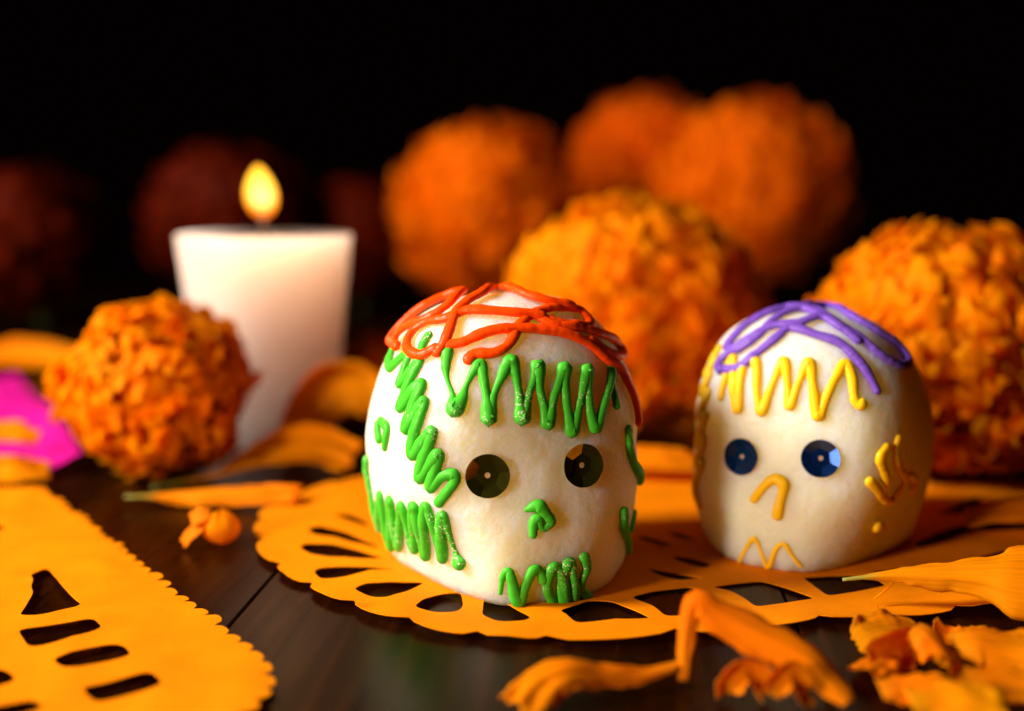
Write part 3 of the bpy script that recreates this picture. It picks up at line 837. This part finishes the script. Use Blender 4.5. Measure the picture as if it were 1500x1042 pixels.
def build_marigold(label, loc, R, flat, axis, count, seed, single, material='marigold', core='core', name="marigold_head", cat="marigold", group="marigold heads", lump=0.06):
    """ball of ruffled petals; axis = where the flower's face points"""
    h = R * flat
    stem_z = loc[2]                                     # height of the head's middle when it stands on a stem
    root = thing(name, label, cat, (loc[0], loc[1], 0), 0, group)
    rng = random.Random(seed)
    ax = Vector(axis).normalized()
    ctr = Vector((0, 0, stem_z if stem_z else h * 0.98))
    # heart that the petals grow from
    V, Fc = lathe_geo([(0.01, -0.66 * h)] + [(0.68 * R * math.sin(math.pi * i / 16), -0.66 * h * math.cos(math.pi * i / 16)) for i in range(1, 16)] + [(0.01, 0.66 * h)], 32)
    obj("flower_heart", mesh("flower_heart", [Vector(v) + ctr for v in V], Fc), M[core], root)
    # green calyx at the back of the head
    qa = ax.to_track_quat('Z', 'Y')
    V, Fc = lathe_geo([(0.01, -0.74 * h), (R * 0.16, -0.74 * h), (R * 0.22, -0.68 * h), (R * 0.30, -0.58 * h), (R * 0.2, -0.5 * h), (0.01, -0.5 * h)], 20)
    obj("calyx", mesh("calyx", [qa @ Vector(v) + ctr for v in V], Fc), M['calyx'], root)
    if stem_z:
        b0 = ctr - ax * (0.7 * h)
        path = catmull([tuple(b0), tuple(b0 - ax * 6 + Vector((0, 0, -6))), (b0.x - ax.x * 14, b0.y - ax.y * 14, max(8, b0.z * 0.4)), (b0.x - ax.x * 18, b0.y - ax.y * 18, 0.8)], 2.0)
        V, Fc = tube_geo(path, [2.4] * len(path), 10)
        obj("stem", mesh("stem", V, Fc), M['calyx'], root)
    ga = math.pi * (3 - math.sqrt(5))
    JV, JU, JF = [], [], []
    seen = []
    view = (cam.location - Vector((loc[0], loc[1], ctr.z)) * MM).normalized()
    for i in range(count):
        c = 1 - 1.86 * (i + 0.5) / count                # from the face round to the back
        s = math.sqrt(max(0, 1 - c * c))
        a = i * ga + rng.uniform(-.25, .25)
        d = qa @ Vector((s * math.cos(a), s * math.sin(a), c))
        d = (d + Vector((rng.gauss(0, .06), rng.gauss(0, .06), rng.gauss(0, .06)))).normalized()
        # tangential frame: petal leans away from the face's axis
        side = ax.cross(d)
        if side.length < 0.05: side = d.orthogonal()
        side.normalize()
        outw = side.cross(d).normalized()                  # towards the axis
        up = (d + outw * rng.uniform(-0.25, 0.35)).normalized()
        roll = rng.gauss(0, 0.6)
        nrm = side.cross(up).normalized()
        x = (side * math.cos(roll) + nrm * math.sin(roll)).normalized()
        y = up.cross(x).normalized()
        # the curl must open away from the axis
        if y.dot(outw) < 0: x, y = -x, -y
        reach = R * (1 - (0.16 if seed == 11 else 0.05) * max(0, (c - 0.8) / 0.2) + lump * noise.noise(d * 2.2 + Vector((seed, 0, 0))) * 2 + rng.uniform(-0.07, 0.06))
        lenp = R * rng.uniform(0.34, 0.42)
        scl = lenp / 10.0
        wsc = R * 3.5 / math.sqrt(count) * rng.uniform(0.75, 1.2) / 5.4
        root_p = d * (reach - lenp * 0.93)
        root_p.z *= flat; 
        P = ctr + root_p
        Mx = Matrix(((x.x * wsc, y.x * scl, up.x * scl, P.x * MM), (x.y * wsc, y.y * scl, up.y * scl, P.y * MM), (x.z * wsc, y.z * scl, up.z * scl, P.z * MM), (0, 0, 0, 1)))
        lowest = min((Mx @ (Vector(v) * MM)).z for v in VARS[i % 8][0][-6:])
        if lowest < 0.0004: 
            if P.z < h * 0.55: continue
        seen.append((-(Mx.translation - ctr * MM).dot(view), i, Mx))
    seen.sort(key=lambda q: q[0])
    for rank, (_, i, Mx) in enumerate(seen):
        if single and rank < 300:
            o = bpy.data.objects.new("petal", petal_me(i % 8, material))
            col.objects.link(o); o.parent = root
            o.matrix_local = Mx
        else:
            Vv, U, Fq = VARS[i % 8]
            b = len(JV)
            JV += [(Mx @ (Vector(v) * MM)) / MM for v in Vv]; JU += U
            JF += [tuple(b + k for k in f) for f in Fq]
    if JV:
        o = obj("petals", mesh("petals", JV, JF, True, JU), M[material], root)
        o["kind"] = "stuff"
    return root

build_marigold("small marigold head with open face, beside the burning white candle", (-85.5, 75, 0), 23.0, 0.95, (0.10, -0.93, 0.22), 520, 11, True, lump=0.10)
build_marigold("big bright marigold head standing behind and between the two sugar skulls", (37.4, 137, 0), 39.0, 0.86, (-0.25, -0.45, 0.85), 1050, 12, True, lump=0.07)
build_marigold("big marigold head behind the skull with purple icing, half in shade", (108, 79, 0), 35.0, 0.88, (-0.35, -0.4, 0.85), 950, 13, True, lump=0.09)
build_marigold("small marigold head peeping out between candle and green iced skull", (-37, 139, 0), 15.5, 0.85, (-0.2, -0.6, 0.8), 260, 17, False)
build_marigold("round marigold head standing alone, behind the skull with red orange crown strands", (-11, 392, 57), 49.5, 0.97, (-0.1, -0.6, 0.8), 800, 14, False, 'deep')
build_marigold("tall round marigold head behind the big bright one, over its top", (127, 409, 67), 51.5, 0.97, (-0.2, -0.5, 0.85), 800, 15, False, 'deep')
build_marigold("shaded marigold head mostly hidden behind the tall round one", (84, 516, 77), 51.0, 1.0, (0, -0.3, 0.95), 700, 16, False, 'deep')
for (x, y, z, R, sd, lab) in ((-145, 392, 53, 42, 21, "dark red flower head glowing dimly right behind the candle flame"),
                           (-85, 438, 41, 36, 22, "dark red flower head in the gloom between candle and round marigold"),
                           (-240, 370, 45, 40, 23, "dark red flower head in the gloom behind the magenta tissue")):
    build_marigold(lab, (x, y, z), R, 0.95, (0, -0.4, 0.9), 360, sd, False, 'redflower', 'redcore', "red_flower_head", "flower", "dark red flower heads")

# ------------------------------------------------------------------ loose petals
def petal_sheet(ctrl, hint, ruffle=0.5, seed=0, thick=0.10, rows=40, cols=22, tear=0.12):
    """ctrl: (x, y, z, half width, half curl in degrees) along the midrib, mm"""
    rng = random.Random(seed)
    n = len(ctrl)
    pos = catmull([c[:3] for c in ctrl], 0.4)
    par = []
    for i in range(n - 1):
        pass
    # arc-length resample
    Ls = [0.0]
    for a, b in zip(pos, pos[1:]): Ls.append(Ls[-1] + (b - a).length)
    def at(s):
        L = s * Ls[-1]
        for i in range(1, len(Ls)):
            if Ls[i] >= L:
                t = (L - Ls[i - 1]) / max(1e-9, Ls[i] - Ls[i - 1]); return pos[i - 1].lerp(pos[i], t)
        return pos[-1]
    cl = [0.0]
    for a, b in zip(ctrl, ctrl[1:]): cl.append(cl[-1] + (Vector(b[:3]) - Vector(a[:3])).length)
    cs = [x / cl[-1] for x in cl]
    V, U = [], []
    up0 = Vector(hint).normalized()
    for i in range(rows + 1):
        s = i / rows
        p = at(s)
        T = (at(min(1, s + 0.02)) - at(max(0, s - 0.02))).normalized()
        Nn = (up0 - T * up0.dot(T))
        if Nn.length < 0.05: Nn = T.orthogonal()
        Nn.normalize()
        B = T.cross(Nn)
        w = lerp_table(s, cs, [c[3] for c in ctrl]); k = math.radians(lerp_table(s, cs, [c[4] for c in ctrl]))
        k = k if abs(k) > 1e-3 else 1e-3
        for j in range(cols + 1):
            t = 2 * j / cols - 1
            r = w / abs(k)
            q = p + B * (r * math.sin(abs(k) * t)) + Nn * (r * (1 - math.cos(k * t)) * (1 if k > 0 else -1))
            e = abs(t) ** 2
            nv = noise.noise(Vector((s * 5 + seed * 7.1, t * 2.0, seed * 1.3)))
            nv2 = noise.noise(Vector((s * 13 + seed * 3.1, t * 4.0, seed * 2.3)))
            amp = ruffle * (0.25 + e + 1.3 * max(0, s - 0.75) * 4) * min(1, w / 2.5)
            q = q + Nn * amp * nv * 1.7 + Nn * amp * 0.22 * nv2
            q = q + Nn * 0.07 * math.cos(t * 10 + seed) * min(1, w / 2.5)           # ridges along the petal
            q = q + B * 0.5 * e * math.copysign(1, t) * noise.noise(Vector((s * 17, t, seed * 1.7))) * min(1, w / 2.5)
            if s > 0.8:
                q = q + T * (s - 0.8) / 0.2 * w * tear * 2 * noise.noise(Vector((t * 3.3, seed, 5.5)))
            V.append(q); U.append((j / cols, s))
    c1 = cols + 1
    Fc = []
    for i in range(rows):
        for j in range(cols):
            a = i * c1 + j
            Fc.append((a, a + 1, a + c1 + 1, a + c1))
    # thickness
    nv = len(V)
    nrm = [Vector() for _ in V]
    for f in Fc:
        nn = (V[f[1]] - V[f[0]]).cross(V[f[3]] - V[f[0]])
        for i in f: nrm[i] += nn
    V2 = [v - (m.normalized() if m.length > 0 else Vector()) * thick for v, m in zip(V, nrm)]
    F2 = [tuple(nv + i for i in reversed(f)) for f in Fc]
    border = [j for j in range(cols)] 
    rim = [(i) for i in range(cols + 1)] + [i * c1 + cols for i in range(1, rows + 1)] + [rows * c1 + j for j in range(cols - 1, -1, -1)] + [i * c1 for i in range(rows - 1, 0, -1)]
    for a, b in zip(rim, rim[1:] + rim[:1]):
        Fc.append((b, a, nv + a, nv + b))
    return V + V2, Fc + F2, U + U

def loose_petal(label, ctrl, hint=(0, 0, 1), ruffle=0.5, seed=0, m='blade', group=None, floor=0.35, **kw):
    V, Fc, U = petal_sheet(ctrl, hint, ruffle, seed, **kw)
    base = Vector((ctrl[0][0], ctrl[0][1], 0))
    lo = min(v.z for v in V)
    dz = (floor - lo)
    V = [v - base + Vector((0, 0, dz if (lo < floor or dz < -0.01) else 0)) for v in V]
    me = mesh("loose_petal", V, Fc, True, U)
    o = obj("loose_petal", me, M[m])
    o.location = base * MM
    tag(o, label, "petal", group)
    return o

G1 = "loose marigold petals"
# trumpet-shaped floret beside the purple-iced skull
tr = loose_petal("trumpet shaped yellow orange petal with green stem tip and curled filaments, on the doily rim",
    [(56.6, -17.0, 0.6, 0.5, 150), (59.8, -17.5, 1.2, 0.7, 150), (62.8, -18.0, 1.8, 1.6, 120), (68.2, -19.0, 2.5, 2.8, 85), (74.0, -20.0, 3.0, 3.6, 75), (78.7, -21.0, 3.4, 4.8, 60), (82.5, -22.5, 3.7, 7.2, 50), (88.5, -24.0, 3.9, 8.8, 35)],
    (0, 0.65, -0.75), 0.45, 31, 'loose', G1, floor=1.0)
def filament(pts, r, parent):
    path = catmull(pts, 0.15)
    base = parent.location / MM
    V, Fc = tube_geo([p - base for p in path], [r] * len(path), 7)
    me = mesh("filament", V, Fc, True, [(0.5, 0.5)] * len(V))
    obj("filament", me, M['blade'], parent)
filament([(62.1, -17.5, 2.5), (63.5, -17.5, 3.7), (64.9, -17.5, 5.2), (65.9, -17.5, 6.5), (65.6, -17.5, 7.3), (64.9, -17.5, 7.1), (65.1, -17.5, 6.3), (65.5, -17.5, 6.5)], 0.17, tr)
filament([(61.9, -19.0, 1.7), (61.5, -20.0, 1.2), (60.0, -22.0, 0.8), (58.4, -24.0, 0.3)], 0.17, tr)
loose_petal("yellow ruffled petal scrap standing just in front of the trumpet shaped petal",
    [(66.5, -31.0, 0.5, 1.2, 20), (63.2, -32.0, 1.9, 3.6, 25), (59.2, -33.0, 2.5, 4.4, 30), (55.9, -34.0, 2.3, 3.8, 25), (53.9, -34.0, 1.1, 2.2, 15)],
    (-0.45, -0.35, 0.85), 0.35, 32, 'blade', G1)
loose_petal("thin curled petal scrap with pointed tip, under the flared end of trumpet shaped petal",
    [(67.3, -31.0, 3.4, 0.4, 20), (68.2, -31.0, 1.1, 1.5, 40), (70.7, -32.0, 0.5, 2.0, 50), (73.5, -32.0, 1.5, 1.2, 30), (75.0, -32.0, 2.3, 0.4, 20)],
    (0, -0.7, 0.7), 0.3, 33, 'blade', G1)
loose_petal("broad shaded petal curling inward, in the heap below the yellow scrap",
    [(62.2, -38.0, 0.9, 2.0, 40), (59.0, -40.0, 0.7, 3.6, 60), (55.4, -42.0, 0.5, 3.8, 60), (52.9, -43.0, 0.5, 2.4, 40)],
    (0.2, -0.9, 0.3), 0.35, 34, 'blade', G1)
loose_petal("folded orange petal standing upright in the heap",
    [(60.9, -40.0, 3.0, 2.2, 50), (62.5, -42.0, 2.3, 3.6, 65), (63.8, -45.0, 0.5, 4.0, 65), (63.5, -48.0, 0.5, 3.4, 50), (62.2, -50.0, 0.5, 2.2, 40)],
    (-0.3, 0.7, -0.6), 0.35, 35, 'blade', G1)
loose_petal("wide red orange petal lying low across the heap's end",
    [(66.2, -40.0, 0.5, 2.2, 40), (69.8, -41.0, 1.1, 4.2, 40), (74.4, -42.0, 0.5, 5.4, 35), (81.1, -43.0, 0.5, 5.6, 25)],
    (0.35, 0.3, -0.9), 0.35, 36, 'blade', G1)
loose_petal("small crumpled orange petal at the foot of the heap",
    [(51.9, -52.0, 0.5, 2.0, 30), (54.9, -52.0, 0.9, 3.2, 50), (58.4, -53.0, 1.5, 3.4, 50), (61.9, -54.0, 0.5, 2.6, 30)],
    (0.4, 0.3, -0.9), 0.35, 37, 'blade', G1)
loose_petal("red orange petal leaning over the heap's low end beside the wide one",
    [(63.6, -50.0, 0.5, 2.2, 30), (67.3, -50.0, 0.5, 3.6, 40), (72.0, -50.0, 0.5, 4.4, 40), (77.8, -50.0, 0.5, 4.0, 20)],
    (0.4, 0.3, -0.9), 0.35, 38, 'blade', G1)
loose_petal("narrow twisted petal lying between the heap and the trumpet shaped petal",
    [(73.3, -36.0, 0.5, 1.0, 30), (75.9, -36.0, 0.8, 2.2, 50), (78.6, -37.0, 0.5, 2.6, 45), (82.2, -37.0, 0.5, 2.0, 30)],
    (0, 0.5, -0.9), 0.5, 39, 'blade', G1)
loose_petal("bent petal with upturned tip lying behind the folded upright one",
    [(69.1, -35.0, 0.5, 1.4, 40), (71.5, -36.0, 1.3, 2.8, 50), (74.6, -37.0, 2.3, 3.2, 45), (77.6, -38.0, 1.6, 2.4, 30)],
    (0.3, 0.2, -0.9), 0.35, 81, 'blade', G1)
loose_petal("smooth broad petal spreading at the low end of the heap",
    [(54.7, -56.0, 0.5, 2.6, 30), (58.3, -56.0, 0.8, 4.0, 40), (62.5, -57.0, 1.4, 4.4, 40), (67.2, -58.0, 0.5, 3.4, 25)],
    (0.3, 0.3, -0.9), 0.4, 82, 'blade', G1)
loose_petal("smooth petal draped from the shaded curl down to the wood",
    [(58.0, -37.0, 0.7, 2.4, 40), (55.5, -41.0, 0.5, 3.6, 45), (53.1, -44.0, 0.5, 3.4, 40), (51.5, -46.0, 0.5, 2.2, 25)],
    (0.5, 0.5, -0.7), 0.4, 83, 'blade', G1)
loose_petal("long arched orange petal bridging over a small curled petal",
    [(25.6, -47.0, 0.5, 0.8, 40), (26.0, -46.0, 5.5, 1.3, 50), (27.4, -45.0, 11.8, 2.0, 60), (30.9, -46.0, 10.2, 3.2, 60), (36.6, -48.0, 7.8, 3.6, 60), (42.2, -50.0, 5.4, 3.2, 60), (46.1, -52.0, 1.6, 2.2, 50), (47.2, -54.0, 0.5, 1.0, 35)],
    (0.1, 0.7, -0.7), 0.35, 41, 'blade', G1)
loose_petal("low orange petal with raised end, touching the foot of the arched petal",
    [(25.7, -46.0, 1.4, 0.6, 40), (20.6, -48.0, 0.9, 1.3, 45), (14.8, -50.0, 1.5, 2.3, 50), (9.0, -52.0, 3.0, 3.4, 50), (5.0, -54.0, 2.2, 3.8, 40), (1.7, -57.0, 0.5, 3.2, 30)],
    (0.1, 0.5, -0.85), 0.7, 42, 'blade', G1)
loose_petal("small tightly curled petal lying under the arched petal",
    [(31.0, -51.0, 0.5, 1.6, 50), (31.0, -51.0, 1.8, 2.2, 70), (33.3, -51.0, 4.0, 2.4, 80), (35.6, -51.0, 3.0, 2.2, 70), (36.6, -51.0, 0.5, 1.6, 50)],
    (0.1, -0.9, 0.3), 0.6, 43, 'blade', G1)
loose_petal("yellow curled petal scrap lying beside the small tightly curled one",
    [(36.8, -53.0, 0.5, 1.4, 50), (37.6, -53.0, 2.3, 2.2, 70), (39.6, -53.0, 3.5, 2.3, 70), (41.6, -53.0, 0.5, 1.8, 50), (42.2, -53.0, 0.5, 1.2, 40)],
    (0.1, -0.8, 0.4), 0.6, 44, 'blade', G1)
# petals on the wood between paper strip and doily
loose_petal("orange petal with whitish green stem tip lying on wood near the doily",
    [(-85.1, 47.8, 2.7, 0.6, 150), (-80.4, 47.6, 2.9, 0.8, 150), (-74.3, 47.0, 3.4, 2.1, 90), (-68.2, 46.4, 4.0, 3.7, 70), (-60.0, 46.1, 4.4, 3.9, 70), (-52.9, 45.8, 4.4, 3.5, 60), (-45.8, 45.5, 3.8, 3.0, 50)],
    (0, 0.5, -0.9), 0.7, 51, 'loose', G1)
loose_petal("large orange petal with pale stem lying at the foot of the candle",
    [(-83.0, 60.2, 1.7, 0.7, 150), (-72.7, 66.6, 2.4, 1.0, 140), (-64.2, 71.5, 4.2, 3.4, 80), (-55.3, 74.0, 6.7, 6.9, 55), (-45.5, 74.0, 7.3, 7.1, 45), (-37.4, 72.4, 5.1, 5.2, 30)],
    (0, -0.55, 0.8), 0.9, 52, 'loose', G1)
loose_petal("upright curled petal between candle and green iced skull",
    [(-56.4, 90.4, 1.1, 3.0, 30), (-53.9, 94.9, 8.1, 6.2, 40), (-47.7, 99.4, 15.1, 8.7, 45), (-40.0, 100.3, 16.9, 7.7, 35), (-33.9, 98.5, 12.8, 5.4, 30)],
    (0.1, -0.85, 0.5), 0.9, 53, 'blade', G1)
bd = thing("curled_petal", "tiny red orange petal rolled into a ball with yellow torn ends, on wood", "petal", (-56.9, 19.8, 0.0), 0, G1)
V, Fc = lathe_geo([(0.01, 0.3)] + [(3.5 * math.sin(math.pi * i / 14) * (1 - 0.1 * math.cos(2 * math.pi * i / 14)), 3.6 - 3.3 * math.cos(math.pi * i / 14)) for i in range(1, 14)] + [(0.01, 6.9)], 28, 0.10, 4)
obj("rolled_ball", mesh("rolled_ball", V, Fc, True, [(0.5, 0.55 + 0.02 * v[2]) for v in V]), M['blade'], bd)
for k, (c, hint) in enumerate((([(-1.2, -1.5, 6.6, 1.2, 25), (-3.2, -2.0, 6.4, 1.7, 25), (-5.2, -1.8, 5.4, 1.5, 20)], (0, -0.7, 0.7)), ([(-2.8, -2.4, 4.6, 1.2, 25), (-4.8, -3.0, 3.0, 1.6, 25), (-6.6, -3.2, 1.0, 1.3, 20)], (-0.5, -0.7, 0.5)))):
    V, Fc, U = petal_sheet(c, hint, 0.2, 60 + k, rows=8, cols=6)
    o = obj("torn_end", mesh("torn_end", V, Fc, True, [(u, 0.1 * v) for u, v in U]), M['blade'], bd)
# petals around the magenta tissue
loose_petal("yellow orange petal lying in front of the magenta tissue",
    [(-133.0, 63.4, 3.3, 3.4, 30), (-124.1, 63.8, 4.8, 4.5, 40), (-116.5, 65.0, 5.0, 4.3, 40), (-109.8, 68.2, 3.5, 3.0, 35)], (0, -0.6, 0.8), 0.5, 71, 'blade', G1)
loose_petal("darker orange petal resting on the magenta tissue",
    [(-142.0, 80.8, 9.7, 2.9, 30), (-131.6, 80.8, 10.1, 4.0, 40), (-123.6, 81.7, 9.5, 3.7, 40), (-118.0, 82.5, 8.3, 2.6, 30)], (0, -0.5, 0.8), 0.5, 72, 'blade', G1, floor=6.2)
loose_petal("orange petal lying on wood behind the magenta tissue",
    [(-216.0, 248.6, 3.7, 6.1, 30), (-196.2, 242.8, 5.8, 9.0, 35), (-179.7, 237.1, 6.1, 8.2, 35), (-162.0, 231.5, 4.3, 5.9, 30)], (0, -0.5, 0.9), 0.6, 73, 'blade', G1)
loose_petal("bright yellow orange petal lying between the two sugar skulls at the doily's back rim",
    [(22.8, 74.0, 2.2, 2.9, 30), (30.6, 70.7, 4.4, 4.6, 40), (38.5, 69.0, 4.6, 4.6, 40), (46.5, 69.0, 3.3, 3.4, 35)], (0, -0.5, 0.9), 0.6, 74, 'blade', G1, floor=1.6)
loose_petal("shaded red orange petal lying below the big half shaded marigold head",
    [(94.3, 26.7, 1.5, 2.6, 30), (101.1, 23.9, 3.0, 4.2, 40), (108.4, 23.9, 3.4, 4.7, 40), (117.0, 25.3, 3.0, 3.1, 35)], (0, -0.5, 0.9), 0.6, 75, 'blade', G1, floor=1.6)
